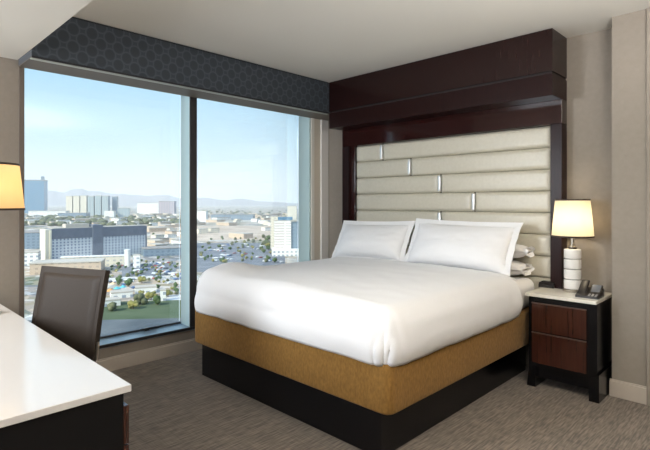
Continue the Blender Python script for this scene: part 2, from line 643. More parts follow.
# ------------------------------------------------------------------ headboard with canopy
XL_, XR_ = -3.722, -1.342
hb = thing('headboard', 'tall dark mahogany headboard with stepped canopy and cream padded panel', 'headboard', (-2.53, YH, 0))
MB().box(-3.732, -1.342, 3.86, YH - .002, 2.418, ZC - .002, .003).build('upper_canopy', M_wood, hb)
MB().box(-3.732, -1.352, 3.872, YH - .004, 2.400, 2.420).build('canopy_gap', M_gap, hb)
MB().box(-3.732, -1.342, 3.86, YH - .002, 2.232, 2.402, .003).build('lower_canopy', M_post, hb)
MB().box(XL_, XR_, 4.068, YH - .003, 2.040, 2.232, .002).build('lintel', M_woodrev, hb)
MB().box(XL_, -3.630, 4.068, YH - .003, 0, 2.040, .002).build('side_post', M_post, hb)
MB().box(-1.430, XR_, 4.068, YH - .003, 0, 2.040, .002).build('side_post', M_post, hb)
MB().box(-3.632, -1.430, 4.140, YH - .003, 0.45, 2.040).build('back_board', mat('panel_board', (0.16, 0.14, 0.11), .7), hb)
MB().box(-3.631, -3.556, 4.098, YH - .003, 0, 2.040, .002).build('inner_liner', M_woodrev, hb)
px0, px1 = -3.554, -1.434
seams = [-3.19, -2.83, -2.48, -2.124, -2.48, -2.83, -3.19, -2.5]


def pad(x0, x1, z0, z1):
    def fn(face):
        def f(i, j):
            u, v = i / 24.0, j / 10.0
            x = x0 + (x1 - x0) * (0.5 - 0.5 * math.cos(math.pi * u) * (1 - 0.25 * math.sin(math.pi * u) ** 2))
            z = z0 + (z1 - z0) * (0.5 - 0.5 * math.cos(math.pi * v))
            ex = min(x - x0, x1 - x) / 0.03
            ez = min(z - z0, z1 - z) / 0.030
            h = (1 - max(0, 1 - ex) ** 2.5) * (1 - max(0, 1 - ez) ** 2.2)
            h = max(h, 0.0)
            return (x, (4.138 - 0.030 * math.sqrt(h)) if face else 4.141, z)
        return f
    m = MB()
    m.grid(24, 10, fn(True))
    m.grid(24, 10, fn(False))
    bmesh.ops.remove_doubles(m.bm, verts=list(m.bm.verts), dist=0.0035)
    return m


for r_ in range(8):
    z1 = 2.038 - 0.180 * r_
    z0 = z1 - 0.178
    xs = seams[r_]
    pad(px0, xs - .009, z0, z1).build('padded_strip', M_leather, hb, smooth=60)
    pad(xs + .009, px1, z0, z1).build('padded_strip', M_leather, hb, smooth=60)
    MB().box(xs - .014, xs + .014, 4.100, 4.14, z0 + .012, z1 - .012, .004).build('metal_divider', M_chrome, hb, smooth=40)

# ------------------------------------------------------------------ bed
BX0, BX1 = -3.522, -1.528
BY0, BY1 = 2.035, 4.062
bed = thing('bed', 'king bed with gold upholstered box spring on a black plinth', 'bed', (-2.53, 3.05, 0))
MB().box(-3.455, -1.622, 2.085, 4.05, 0, .270, .003).build('plinth', M_black, bed)


def rounded_slab(x0, x1, y0, y1, z0, z1, rc, re, nseg=8):
    """slab with round plan corners rc and soft rims re"""
    m = MB()
    bm = m.bm
    prof = []
    for k in range(5):
        a = math.pi / 2 * k / 4
        prof.append((re * (1 - math.sin(a)), z0 + re * (1 - math.cos(a))))
    for k in range(5):
        a = math.pi / 2 * k / 4
        prof.append((re * (1 - math.cos(a)), z1 - re * (1 - math.sin(a))))
    rings = []
    for ins, z in prof:
        ring = []
        r = max(rc - ins, 0.004)
        for (cx, cy, a0) in ((x1 - ins - r, y1 - ins - r, 0), (x0 + ins + r, y1 - ins - r, 90), (x0 + ins + r, y0 + ins + r, 180), (x1 - ins - r, y0 + ins + r, 270)):
            for k in range(nseg + 1):
                a = math.radians(a0 + 90.0 * k / nseg)
                ring.append(bm.verts.new((cx + r * math.cos(a), cy + r * math.sin(a), z)))
        rings.append(ring)
    n = len(rings[0])
    for a, c in zip(rings, rings[1:]):
        for k in range(n):
            bm.faces.new((a[k], a[(k + 1) % n], c[(k + 1) % n], c[k]))
    bm.faces.new(list(reversed(rings[0])))
    bm.faces.new(rings[-1])
    return m


rounded_slab(BX0, BX1, BY0, BY1, .268, .545, .06, .018).build('box_spring', M_gold, bed, smooth=50)
rounded_slab(-3.47, -1.532, 2.10, 4.060, .545, .782, .07, .070).build('mattress', M_sheet, bed, smooth=60)


def duvet():
    m = MB()
    cx, half = -2.508, .992
    yf, yh = 2.022, 3.640
    T, r, zb = 0.812, 0.125, 0.540
    side = r * math.pi / 2 + (T - r - zb)
    flat = half - r
    nx, ny = 110, 100

    def fold(d):
        """distance past the flat top -> (outward, down)"""
        if d < r * math.pi / 2:
            a = d / r
            return r * math.sin(a), r * (1 - math.cos(a))
        e = d - r * math.pi / 2
        t = e / (side - r * math.pi / 2)
        return r + 0.014 * math.sin(math.pi * min(t, 1) * 0.9) - 0.016 * t * t, r + e

    def pt(i, j, lift=0.0):
        a = -flat - side + (2 * flat + 2 * side) * i / nx
        tb = j / ny
        bfoot = side
        total = bfoot + (yh - (yf + r))
        bb = -bfoot + total * tb            # below 0: over the foot
        dx = max(abs(a) - flat, 0)
        dy = max(-bb, 0)
        sx = 1 if a > 0 else -1
        x = max(-flat, min(flat, a))
        y = yf + r + max(bb, 0)
        d = max(dx, dy)
        out, down = 0.0, 0.0
        ux = uy = 0.0
        corner = 0.0
        if d > 0:
            l_ = math.hypot(dx, dy)
            ux, uy = dx / l_ * sx, -dy / l_
            if dx > 0 and dy > 0:
                corner = min(dx, dy) / d
            out, down = fold(d)
        z = T - down
        # crown of the filling
        nxx = (x + 0) / half
        z += 0.022 * (1 - nxx ** 2) * (1 if d == 0 else max(0, 1 - d / 0.1))
        # plump rim along the window side of the foot
        gx = (x + flat) / 0.22
        gy = (y - 2.30) / 0.22
        z += 0.065 * math.exp(-gx * gx - gy * gy) * max(0, 1 - down / 0.12)
        # loose wrinkles
        q = Vector((x * 2.2 + 7, y * 2.6, down * 4))
        w = noise.noise(q) * 0.010 + noise.noise(q * 3.1) * 0.004
        if d == 0:
            z += w
        else:
            out += w * 1.2 + 0.006 * noise.noise(Vector((x * 9, y * 9, 2.0)))
            # pleats where the cover turns the corner
            ph = math.atan2(dy, max(dx, 1e-6))
            if corner > 0:
                amp = min(1.0, down / 0.10) * math.sin(2 * ph)
                for p0_, w_ in ((.55, .07), (.80, .05), (1.15, .06)):
                    out -= 0.013 * min(1.0, max(0, down - .05) / .12) * math.exp(-((ph - p0_ - down * .9) / w_) ** 2)
                out += amp * (0.007 * math.sin(ph * 9 + 0.6 + down * 9) - 0.004)
        # bottom hem waves
        if down > 0.15:
            z += 0.007 * noise.noise(Vector((x * 5, y * 5, 9.0)))
        # pulled hem at the head end
        if bb > 0:
            k = max(0, 1 - (yh - y) / 0.05)
            z += 0.008 * k
            out += 0.006 * k
        return Vector((cx + x + ux * out, y + uy * out, z + lift))
    m.grid(nx, ny, lambda i, j: pt(i, j))
    o = m.build('duvet', M_linen, None, smooth=180, origin=(cx, 2.9, .8))
    tag(o, 'smooth white duvet covering the foot and middle of the bed', 'duvet')
    sd = o.modifiers.new('thickness', 'SOLIDIFY')
    sd.thickness = 0.022
    sd.offset = -1 if o.data.polygons[len(o.data.polygons) // 2].normal.z > 0 else 1
    return o


duvet()


def sham(label, cx, y, z, w, h, T, lean, yaw, seed, roll=0.0):
    o = bpy.data.objects.new('pillow_sham', None)
    tag(o, label, 'pillow', 'white pillow shams against the headboard')
    COL.objects.link(o)
    fl = 0.045
    iw, ih = w / 2 - fl, h / 2 - fl

    def outline(u, v, hw, hh):
        x = u * hw * (1 - 0.035 * (1 - v * v))
        zz = v * hh * (1 - 0.050 * (1 - u * u))
        return x, zz + h / 2

    def body(sgn):
        def f(i, j):
            u, v = -1 + 2 * i / 44.0, -1 + 2 * j / 30.0
            x, zz = outline(u, v, iw, ih)
            t = (max(0, 1 - abs(u) ** 2.6) * max(0, 1 - abs(v) ** 2.4)) ** 0.62 * T * (1.0 - 0.18 * v)
            t *= (1 if sgn < 0 else .55) + 0.10 * noise.noise(Vector((u * 2 + seed, v * 2, sgn)))
            t += 0.004 * noise.noise(Vector((u * 7 + seed * 5, v * 6, sgn)))
            return Vector((x, sgn * t - (0.003 if sgn < 0 else -0.003), zz))
        return f
    m = MB()
    m.grid(44, 30, body(-1))
    m.grid(44, 30, body(1))
    bmesh.ops.remove_doubles(m.bm, verts=list(m.bm.verts), dist=0.007)
    core = m.build('cushion', M_linen, o, smooth=180)
    m = MB()
    n = 40

    def ring(hw, hh, dy, wav):
        pts = []
        for side in range(4):
            for k in range(n):
                t = -1 + 2 * k / n
                u, v = ((t, -1), (1, t), (-t, 1), (-1, -t))[side]
                x, zz = outline(u, v, hw, hh)
                wv = wav * noise.noise(Vector((u * 4 + seed, v * 4, 3)))
                pts.append(m.bm.verts.new((x, dy + wv, zz + 0.4 * wv)))
        return pts
    A = ring(iw - .01, ih - .01, -.009, 0)
    B = ring(iw + .012, ih + .012, -.006, 0.003)
    C = ring(w / 2, h / 2, -.004, 0.012)
    D = ring(w / 2, h / 2, .004, 0.012)
    E_ = ring(iw - .01, ih - .01, .009, 0)
    for P, Q in ((A, B), (B, C), (C, D), (D, E_), (E_, A)):
        for k in range(len(P)):
            m.bm.faces.new((P[k], P[(k + 1) % len(P)], Q[(k + 1) % len(P)], Q[k]))
    m.build('flange', M_linen, o, smooth=60)
    o.location = (cx, y, z)
    o.rotation_euler = (-math.radians(lean), math.radians(roll), math.radians(yaw))
    return o


sham('plump white pillow sham propped nearest the window', -3.115, 3.735, .800, .93, .475, .105, 29, 1.5, 1.3, -1.2)
sham('plump white pillow sham propped nearest the nightstand', -2.125, 3.695, .795, 1.04, .515, .115, 29, -1.0, 4.7, 0.6)


def back_pillow(label, x0, x1, y0, y1, z0, z1, seed):
    o = bpy.data.objects.new('sleeping_pillow', None)
    tag(o, label, 'pillow', 'sleeping pillows stacked behind the sham')
    o.location = ((x0 + x1) / 2, (y0 + y1) / 2, z0)
    COL.objects.link(o)
    m = MB()

    def f(s):
        def g(i, j):
            u, v = -1 + 2 * i / 30.0, -1 + 2 * j / 16.0
            t = (max(0, 1 - abs(u) ** 4) * max(0, 1 - abs(v) ** 2.6)) ** 0.55
            t *= 1 + 0.12 * noise.noise(Vector((u * 3 + seed, v * 2, s)))
            zz = (z0 + z1) / 2 + s * (0.004 + (z1 - z0) / 2 * t) + 0.008 * noise.noise(Vector((u * 6, v * 5 + seed, 1)))
            return Vector(((x0 + x1) / 2 + u * (x1 - x0) / 2 * (1 - .03 * (1 - v * v)), (y0 + y1) / 2 + v * (y1 - y0) / 2, max(zz, z0 - 0.002)))
        return g
    m.grid(30, 16, f(1))
    m.grid(30, 16, f(-1))
    m.build('cushion', M_sheet, o, smooth=180)
    m = MB()

    def cuff(i, j):
        u = i / 8.0
        a = 2 * math.pi * j / 28.0
        fl = 0.55 + 0.30 * u + 0.12 * u * math.sin(3 * a + seed)
        return Vector((x1 - .035 + .042 * u + 0.010 * u * math.sin(5 * a + seed), (y0 + y1) / 2 + (y1 - y0) * .46 * math.cos(a) * (0.92 + .05 * u), (z0 + z1) / 2 + (z1 - z0) * .40 * fl * math.sin(a)))
    m.grid(8, 28, cuff)
    m.build('open_cuff', M_linen, o, smooth=180)
    return o


back_pillow('crumpled white pillow under another one behind the sham by the nightstand', -2.46, -1.575, 3.850, 4.090, .786, .925, 2.0)
back_pillow('crumpled white pillow lying on top of another behind the sham by the nightstand', -2.46, -1.570, 3.915, 4.090, .932, 1.065, 5.5)

# ------------------------------------------------------------------ nightstand
ns = thing('nightstand', 'black nightstand with two red mahogany drawers and cream stone top', 'nightstand', (-1.25, 3.94, 0))
MB().box(-1.492, -.998, 3.712, 4.172, .688, .712, .003).build('stone_top', M_stone, ns)
b = MB()
b.box(-1.476, -1.000, 3.742, 4.168, .150, .688, .003)
b.box(-1.425, -1.045, 3.765, 4.160, .070, .152)
b.build('carcass', M_black, ns)
for z0, z1 in ((.425, .640), (.185, .415)):
    dr = MB().box(-1.446, -1.064, 3.722, 3.744, z0, z1, .004).build('drawer', M_drawer, ns)
    MB().box(-1.446, -1.064, 3.716, 3.728, z1 - .004, z1 + .005, .002).build('finger_pull', M_pull, dr)
for x0, x1, o_ in ((-1.484, -1.420, 0), (-1.050, -.984, 1)):
    poly = [(x0, 0), (x1, 0), (x1, .190 - .03 * (1 - o_)), (x0 + .02 * (1 - o_), .190)] if not o_ else [(x0, 0), (x1, 0), (x1, .195), (x0, .165)]
    MB().prism(poly, 'y', 3.726, 4.168).build('leg', M_black, ns)

# table lamp on the nightstand
LX, LY, LZ = -1.243, 4.005, .712
lamp = thing('table_lamp', 'lit table lamp with stacked white ceramic body on the nightstand', 'lamp', (LX, LY, LZ))
MB().lathe([(.060, LZ), (.062, LZ + .004), (.062, LZ + .016), (.058, LZ + .020)], LX, LY).build('base', M_steel, lamp, smooth=40)
MB().lathe([(.030, LZ + .018), (.030, LZ + .345)], LX, LY, 24).build('core_rod', M_darktrim, lamp, smooth=40)
for k in range(4):
    z0 = LZ + .022 + k * .0785
    MB().lathe([(.052, z0), (.060, z0 + .004), (.061, z0 + .012), (.061, z0 + .064), (.060, z0 + .071), (.052, z0 + .075)], LX, LY, 48).build('ceramic_block', M_ceramic, lamp, smooth=40)
MB().lathe([(.026, LZ + .335), (.026, LZ + .352), (.013, LZ + .358), (.013, LZ + .50)], LX, LY, 24).build('neck', M_steel, lamp, smooth=40)


def shade(root, cx, cy, z0, z1, r0, r1, m=None):
    t = .004
    s_ = MB().lathe([(r0, z0), (r1, z1)], cx, cy, 64, cap=False).build('lamp_shade', m or M_shade, root, smooth=60)
    for r, z, dz in ((r0, z0, .007), (r1, z1, -.007)):
        MB().lathe([(r - .001, z), (r + .002, z), (r + .002, z + dz * 1.7), (r - .001, z + dz * 1.7), (r - .001, z)], cx, cy, 64, cap=False).build('shade_trim', M_darktrim, s_, smooth=40)
    b_ = MB()
    for k in range(3):
        a = 2 * math.pi * k / 3 + .4
        b_.tube([(cx, cy, z1 - .03), (cx + (r1 - .001) * math.cos(a), cy + (r1 - .001) * math.sin(a), z1 - .006)], .0025, 6)
    b_.build('shade_spider', M_steel, s_)
    return s_


def bulb(name, loc, watts, r, col):
    d = bpy.data.lights.new(name, 'POINT')
    d.energy = watts
    d.shadow_soft_size = r
    d.color = col
    o = bpy.data.objects.new(name, d)
    o.location = loc
    COL.objects.link(o)
    return o


def glass_bulb(root, cx, cy, z):
    MB().lathe([(.012, z - .05), (.014, z - .03), (.026, z - .008), (.030, z + .012), (.024, z + .034), (.006, z + .044)], cx, cy, 20).build('socket_bulb', M_ceramic, root, smooth=60)


shade(lamp, LX, LY, 1.137, 1.430, .149, .122)
bulb('nightstand_bulb', (LX, LY, 1.27), 2.1, .04, (1.0, .84, .58))

# telephone
ph = thing('telephone', 'black desk telephone with tilted grey screen on the nightstand', 'telephone', (-1.085, 3.86, .712))
tilt = Matrix.Rotation(math.radians(0), 3, 'X')
MB().prism([(3.795, .712), (3.955, .712), (3.955, .765), (3.94, .772), (3.795, .728)], 'x', -1.160, -1.010).build('base', M_plastic, ph)
rx = Matrix.Rotation(math.radians(38), 3, 'X')
scr = MB().box(-1.085, -1.012, 3.845, 3.955, .745, .760, .004, rot=rx, at=(-1.05, 3.89, .75)).build('panel', M_plastic, ph)
MB().box(-1.078, -1.020, 3.862, 3.948, .759, .7625, .001, rot=rx, at=(-1.05, 3.89, .75)).build('screen', M_screen, scr)
b = MB()
b.box(-1.157, -1.100, 3.80, 3.965, .758, .780, .009, 3, rot=rx, at=(-1.13, 3.88, .765))
b.build('handset', M_plastic, ph, smooth=50)
for i in range(3):
    for j in range(3):
        MB().box(-1.078 + i * .022, -1.064 + i * .022, 3.800 + j * .014, 3.809 + j * .014, .728 + j * .004, .735 + j * .004, .001).build('key', M_key, ph)

# clock radio
ck = thing('clock_radio', 'low black clock radio at the back of the nightstand', 'clock', (-1.45, 4.09, .712))
MB().prism([(4.035, .712), (4.150, .712), (4.150, .755), (4.050, .750), (4.035, .735)], 'x', -1.512, -1.395).build('case', M_plastic, ck)
MB().box(-1.500, -1.407, 4.060, 4.140, .750, .760, .003).build('top_panel', mat('satin_black', (.02, .02, .02), .25), ck)

# ------------------------------------------------------------------ desk
DX1, DY1 = -1.700, .741
dk = thing('desk', 'dark writing desk with a thick glossy white stone top', 'desk', (-2.85, .35, 0))
MB().box(-3.98, DX1, -.06, DY1, .725, .750, .003).build('stone_top', M_desktop, dk)
MB().box(-2.20, DX1 - .020, -.03, DY1 - .020, .060, .725, .002).build('pedestal', M_blackmat, dk)
MB().box(-2.17, DX1 - .06, .0, DY1 - .08, 0, .060).build('plinth', M_black, dk)
for z0, z1 in ((.535, .672), (.315, .530), (.075, .310)):
    dr = MB().box(-2.195, DX1 - .016, DY1 - .022, DY1 - .002, z0, z1, .003).build('drawer', M_drawer, dk)
    MB().box(-1.99, -1.89, DY1 - .003, DY1 + .006, z1 - .03, z1 - .02, .002).build('drawer_pull', M_steel, dr)
MB().box(-3.97, -3.93, -.03, DY1 - .05, 0, .725, .002).build('end_panel', M_blackmat, dk)
MB().box(-3.93, -2.20, -.03, -.005, .40, .725).build('modesty_panel', M_blackmat, dk)

# desk lamp
KX, KY, KZ = -3.375, .600, .750
dl = thing('desk_lamp', 'lit lamp with a wide cream drum shade on the white desk', 'lamp', (KX, KY, KZ))
MB().lathe([(.080, KZ), (.082, KZ + .004), (.080, KZ + .014), (.020, KZ + .022)], KX, KY).build('base', M_steel, dl, smooth=40)
MB().lathe([(.012, KZ + .018), (.012, KZ + .50)], KX, KY, 20).build('stem', M_steel, dl, smooth=40)
prof = [(.012, KZ + .130)] + [(.058 * math.sin(math.pi * k / 12) + .002, KZ + .200 - .07 * math.cos(math.pi * k / 12)) for k in range(1, 12)] + [(.012, KZ + .270)]
MB().lathe(prof, KX, KY, 36).build('ball', M_darktrim, dl, smooth=60)
shade(dl, KX, KY, 1.358, 1.632, .203, .175, shade_mat('amber_shade_fabric', (0.74, 0.58, 0.38), (0.84, 0.54, 0.27)))
bulb('desk_bulb', (KX, KY, 1.49), 3.0, .04, (1.0, .84, .58))

# ------------------------------------------------------------------ desk chair
ch = thing('desk_chair', 'dark brown leather desk chair tucked behind the white desk', 'chair', (0, 0, 0))


def chair_profile(s):
    """s 0..1 from the front of the seat to the top of the back -> (y, z) of the sitting face"""
    pts = [(-.26, .435), (-.20, .465), (-.05, .462), (.08, .455), (.155, .470), (.195, .52), (.210, .60), (.228, .72), (.255, .86), (.288, 1.015)]
    n = len(pts) - 1
    t = s * n
    i = min(int(t), n - 1)
    f = t - i

    def c(k):
        return pts[max(0, min(n, k))]
    out = []
    for a in (0, 1):
        p0, p1, p2, p3 = c(i - 1)[a], c(i)[a], c(i + 1)[a], c(i + 2)[a]
        out.append(.5 * (2 * p1 + (p2 - p0) * f + (2 * p0 - 5 * p1 + 4 * p2 - p3) * f * f + (3 * p1 - p0 - 3 * p2 + p3) * f ** 3))
    return out


def chair_strip(s0, s1, hw, t0, t1, bow, ns_=36, nu=16, rim=0.0):
    """a padded strip following the profile; offsets t0 (back) .. t1 (front face)"""
    m = MB()

    def P(i, j, off):
        s = s0 + (s1 - s0) * i / ns_
        y, z = chair_profile(s)
        y2, z2 = chair_profile(min(1, s + .004))
        y1, z1 = chair_profile(max(0, s - .004))
        d = Vector((0, y2 - y1, z2 - z1)).normalized()
        nrm = Vector((0, -d.z, d.y))
        u = -1 + 2 * j / nu
        o_ = off
        if rim and off == t1:
            e = min((1 - abs(u)) * hw, min(i, ns_ - i) / ns_ * (s1 - s0) * 1.1) / rim
            o_ = t0 + (t1 - t0) * (0.25 + 0.75 * math.sqrt(max(0, 1 - max(0, 1 - e) ** 2)))
        o_ -= bow * (1 - u * u)
        return Vector((u * hw, y, z)) + nrm * o_
    a = m.grid(ns_, nu, lambda i, j: P(i, j, t1))
    c = m.grid(ns_, nu, lambda i, j: P(i, j, t0))
    for i in range(ns_):
        m.bm.faces.new((a[i][0], a[i + 1][0], c[i + 1][0], c[i][0]))
        m.bm.faces.new((a[i][nu], a[i + 1][nu], c[i + 1][nu], c[i][nu]))
    for j in range(nu):
        m.bm.faces.new((a[0][j], a[0][j + 1], c[0][j + 1], c[0][j]))
        m.bm.faces.new((a[ns_][j], a[ns_][j + 1], c[ns_][j + 1], c[ns_][j]))
    return m


CW = .262
chair_strip(.50, 1.0, CW, -.028, .006, .012).build('backrest', M_chair, ch, smooth=50)
chair_strip(.53, .966, CW - .027, .000, .018, .012, rim=.022).build('back_pad', M_chair, ch, smooth=50)
chair_strip(.0, .50, CW, -.028, .006, .008).build('seat', M_chair, ch, smooth=50)
chair_strip(.03, .45, CW - .030, .0, .035, .004, rim=.03).build('seat_pad', M_chair, ch, smooth=50)
for sx in (-1, 1):
    pts = []
    for k in range(15):
        y, z = chair_profile(.30 + .40 * k / 14)
        pts.append((sx * (CW + .004), y + .012, z - .012))
    MB().tube(pts, .009, 8).build('side_rail', M_steel, ch, smooth=60)
MB().lathe([(.030, .12), (.030, .30), (.020, .30), (.020, .425)], 0, -.03, 20).build('gas_column', M_plastic, ch, smooth=40)
MB().box(-.10, .10, -.13, .08, .405, .432, .008).build('seat_plate', M_plastic, ch)
for k in range(5):
    a = 2 * math.pi * k / 5 + .3
    lg = MB().tube([(0, -.03, .115), (.27 * math.cos(a), -.03 + .27 * math.sin(a), .075)], [.026, .016], 10).build('leg', M_steel, ch, smooth=60)
    c_ = (.27 * math.cos(a), -.03 + .27 * math.sin(a), .028)
    t_ = Vector((-math.sin(a), math.cos(a), 0))
    MB().tube([Vector(c_) - t_ * .018, Vector(c_) + t_ * .018], .028, 16).tube([Vector(c_), Vector(c_) + Vector((0, 0, .05))], .007, 8).build('caster', M_plastic, lg, smooth=40)
ch.rotation_euler = (0, 0, math.radians(22))
CT = Matrix.Rotation(math.radians(22), 3, 'Z') @ Vector((0, .288, 0))
ch.location = (-3.065 - CT.x, .985 - CT.y, 0)

# ================================================================== outside: the city
GZ = -60.0
rnd = random.Random(11)
OCC = []


def free(x, y, rad):
    return all((x - a) ** 2 + (y - c) ** 2 > (rad + q) ** 2 for a, c, q in OCC)



def P(px, d):
    u = (px - 325.0) / 480.0
    return Vector((FX * d + RX * u * d, FY * d + RY * u * d))


def dist(py):
    return (EYE - GZ) * 480.0 / (py - 203.0)


# ground and the far plain
b = MB()
far = [P(-700, 60), P(1400, 60), P(1400, 30000), P(-700, 30000)]
b.bm.faces.new([b.bm.verts.new((p.x, p.y, GZ)) for p in far])
b.build('city_ground', ground_mat(), kind='structure')


def patch(name, corners, m, dz):
    b_ = MB()
    top = [b_.bm.verts.new((p.x, p.y, GZ + dz)) for p in corners]
    bot = [b_.bm.verts.new((p.x, p.y, GZ - .2)) for p in corners]
    b_.bm.faces.new(top)
    b_.bm.faces.new(list(reversed(bot)))
    for k in range(len(corners)):
        q = (k + 1) % len(corners)
        b_.bm.faces.new((top[k], top[q], bot[q], bot[k]))
    return b_.build(name, m, kind='structure')


M_asph = noise_mat('parking_asphalt', (0.15, 0.16, 0.18), (0.24, 0.25, 0.26), (1, 1, 1), 4, .08, .9, spec=.1)
M_lawn = noise_mat('lawn_grass', (0.075, 0.105, 0.055), (0.115, 0.145, 0.085), (1, 1, 1), 4, .06, .95, spec=.1)
M_road = noise_mat('road_asphalt', (0.085, 0.10, 0.11), (0.15, 0.165, 0.17), (1, 1, 1), 3, .05, .9, spec=.1)
M_sand = noise_mat('bare_sand', (0.40, 0.31, 0.23), (0.60, 0.50, 0.40), (1, 1, 1), 5, .02, .95, spec=.1)


def quad(x0, x1, y0, y1, skew=0):
    return [P(x0, dist(y1)), P(x1, dist(y1 - skew)), P(x1, dist(y0 - skew)), P(x0, dist(y0))]


patch('parking_lot', quad(122, 176, 264, 277, 2), M_asph, .10)
patch('parking_lot', quad(186, 285, 243, 272, 0), M_asph, .10)
patch('lawn', quad(60, 230, 303, 321, 4), M_lawn, .12)
patch('road', quad(0, 230, 321, 352, 5), M_road, .10)
patch('sand_lot', quad(150, 280, 226, 240, 0), M_sand, .08)

# mountains
M_mount = noise_mat('bare_mountain', (0.16, 0.14, 0.15), (0.26, 0.22, 0.21), (1, 1, 1), 6, .0009, .95, spec=.05)


def ridge(name, label, pts, d, depth, seed):
    """a mountain chain: rows of vertices rising to a crest, then falling behind"""
    m = MB()
    n = 160
    x0, x1 = pts[0][0], pts[-1][0]

    def crest(px):
        for (a, ya), (c, yc) in zip(pts, pts[1:]):
            if a <= px <= c:
                t = (px - a) / (c - a)
                t = t * t * (3 - 2 * t)
                return ya + (yc - ya) * t
        return pts[-1][1]

    def f(i, j):
        px = x0 + (x1 - x0) * i / n
        s = j / 8.0
        hgt = (203 - crest(px)) / 480.0 * d + EYE - GZ
        hgt *= 1 + .10 * noise.noise(Vector((px * .15, seed, 0))) + .06 * noise.noise(Vector((px * .5, seed, 2)))
        k = s / .55 if s < .55 else (1 - s) / .45
        k = max(0, min(1, k)) ** .8
        q = P(px, d - depth * .55 + depth * s)
        z = GZ - 5 + hgt * k * (1 + (.35 * noise.noise(Vector((px * .25, s * 5, seed))) if j not in (0, 8) and abs(s - .5) > .1 else 0))
        return Vector((q.x, q.y, z))
    m.grid(n, 8, f)
    o = m.build(name, M_mount, smooth=180, origin=(*P((x0 + x1) / 2, d), GZ))
    return tag(o, label, 'mountain')


ridge('mountain_range', 'hazy mountain range rising behind the city towers', [(-80, 192), (20, 192), (48, 189), (62, 191), (76, 187.5), (95, 190), (118, 193), (150, 195), (165, 194), (182, 198), (205, 197), (225, 199.5), (240, 198), (262, 201), (300, 203), (420, 203)], 13000, 3000, 1.0)
ridge('distant_ridge', 'faint low ridge along the horizon behind the right window pane', [(120, 207), (150, 203), (195, 201), (215, 199), (232, 201), (246, 198.5), (262, 201), (285, 202.5), (320, 203.5), (480, 204)], 17000, 3000, 4.0)

M_roof = mat('pale_roof', (0.47, 0.43, 0.37), .9, spec=.1)
M_roofg = mat('grey_roof', (0.30, 0.28, 0.26), .9, spec=.1)
M_white_b = facade_mat('white_facade', (0.80, 0.78, 0.72), (0.30, 0.34, 0.38), 5.0, 4.0, .5, .45)
M_cream_b = facade_mat('cream_facade', (0.66, 0.60, 0.48), (0.40, 0.40, 0.38), 6.0, 4.0, .4, .4)
M_blue_b = facade_mat('blue_glass', (0.10, 0.20, 0.30), (0.16, 0.28, 0.40), 9.0, 5.0, .5, .5, .2)
M_dark_b = facade_mat('grey_blue_facade', (0.20, 0.26, 0.32), (0.13, 0.18, 0.24), 6.0, 4.0, .5, .5, .3)
M_teal_b = facade_mat('teal_facade', (0.30, 0.36, 0.38), (0.44, 0.47, 0.46), 12.0, 5.0, .4, .5, .3)
M_tan_b = facade_mat('tan_facade', (0.50, 0.39, 0.29), (0.34, 0.27, 0.21), 6.0, 4.0, .4, .4)
M_pink_b = facade_mat('mauve_facade', (0.40, 0.34, 0.36), (0.24, 0.24, 0.30), 14.0, 4.0, .5, .6)


def building(label, px, wpx, ytop, d, depth, m, roof=None, ang=0.0, group=None, name='building', ybase=None, cap=True):
    """a block facing the viewer's side of town; ang turns it about the vertical"""
    base = GZ if ybase is None else GZ
    c = P(px, d)
    w = wpx / 480.0 * d
    zt = EYE + (203.0 - ytop) / 480.0 * d
    o = thing(name, label, 'building', (c.x, c.y, base), group)
    h = zt - base
    ca, sa = math.cos(YAW + ang), math.sin(YAW + ang)
    nk = max(1, int(round(w / depth)))
    for k_ in range(nk):
        lx = -w / 2 + w * (k_ + .5) / nk
        OCC.append((c.x + lx * ca - depth / 2 * sa, c.y + lx * sa + depth / 2 * ca, max(w / nk, depth) * .62))
    m_ = MB().box(-w / 2, w / 2, 0, depth, 0, h)
    wall = m_.build('wall', m)
    wall.parent = o
    if cap:
        r_ = MB().box(-w / 2 - .01 * w, w / 2 + .01 * w, -.01 * w, depth + .01 * w, h, h + max(.8, .025 * h)).build('roof', roof or M_roof)
        r_.parent = o
    o.rotation_euler = (0, 0, YAW + ang)
    return o


# the far towers
t_ = building('tall blue glass tower at the far left of the skyline', 28, 29, 180.5, 2600, 60, M_blue_b, M_roofg, .25, name='glass_tower')
m_ = MB().box(60, 72, 10, 30, 175 * .0 + (EYE + 22.5 / 480 * 2600 - GZ), (EYE + 27 / 480 * 2600 - GZ)).build('roof_sign_tower', M_dark_b)
m_.parent = t_
for k, (px, yt) in enumerate(((69, 196.5), (76.2, 196.2), (83.4, 196.0), (90.6, 196.5), (97.8, 196), (105, 196.3))):
    building('slim cream resort tower in the row right of the blue glass tower' if k < 3 else 'slim grey-blue resort tower at the right of the cream towers', px, 5.6, yt, 2300 + 8 * k, 45, M_cream_b if k < 3 else M_teal_b, M_roof, .2, 'slim cream resort towers' if k < 3 else 'slim grey-blue resort towers', 'resort_tower')
building('narrow grey tower standing alone right of the cream towers', 114.5, 4.5, 197, 2400, 25, M_dark_b, M_roofg, .1)
building('broad white curved-fronted hotel block below the mountains', 149, 23, 203, 2700, 60, M_white_b, M_roof, .15, name='hotel_block')
building('mauve and grey hotel block against the left side of the window mullion', 166.5, 15, 201.5, 2600, 55, M_pink_b, M_roofg, .1, name='hotel_block')
building('teal glass midrise below the broad white hotel block', 123.5, 11, 208.5, 2000, 40, M_teal_b, M_roofg, .3)
building('pale low block just left of the teal midrise', 109, 9, 211, 1950, 40, M_white_b, M_roof, .2)
building('wide pale hall at the foot of the blue glass tower', 47, 34, 211, 2150, 60, M_white_b, M_roof, .2, name='hall')
building('grey blue hall in front of the slim cream towers', 72, 26, 213, 2050, 60, M_dark_b, M_roof, .2, name='hall')
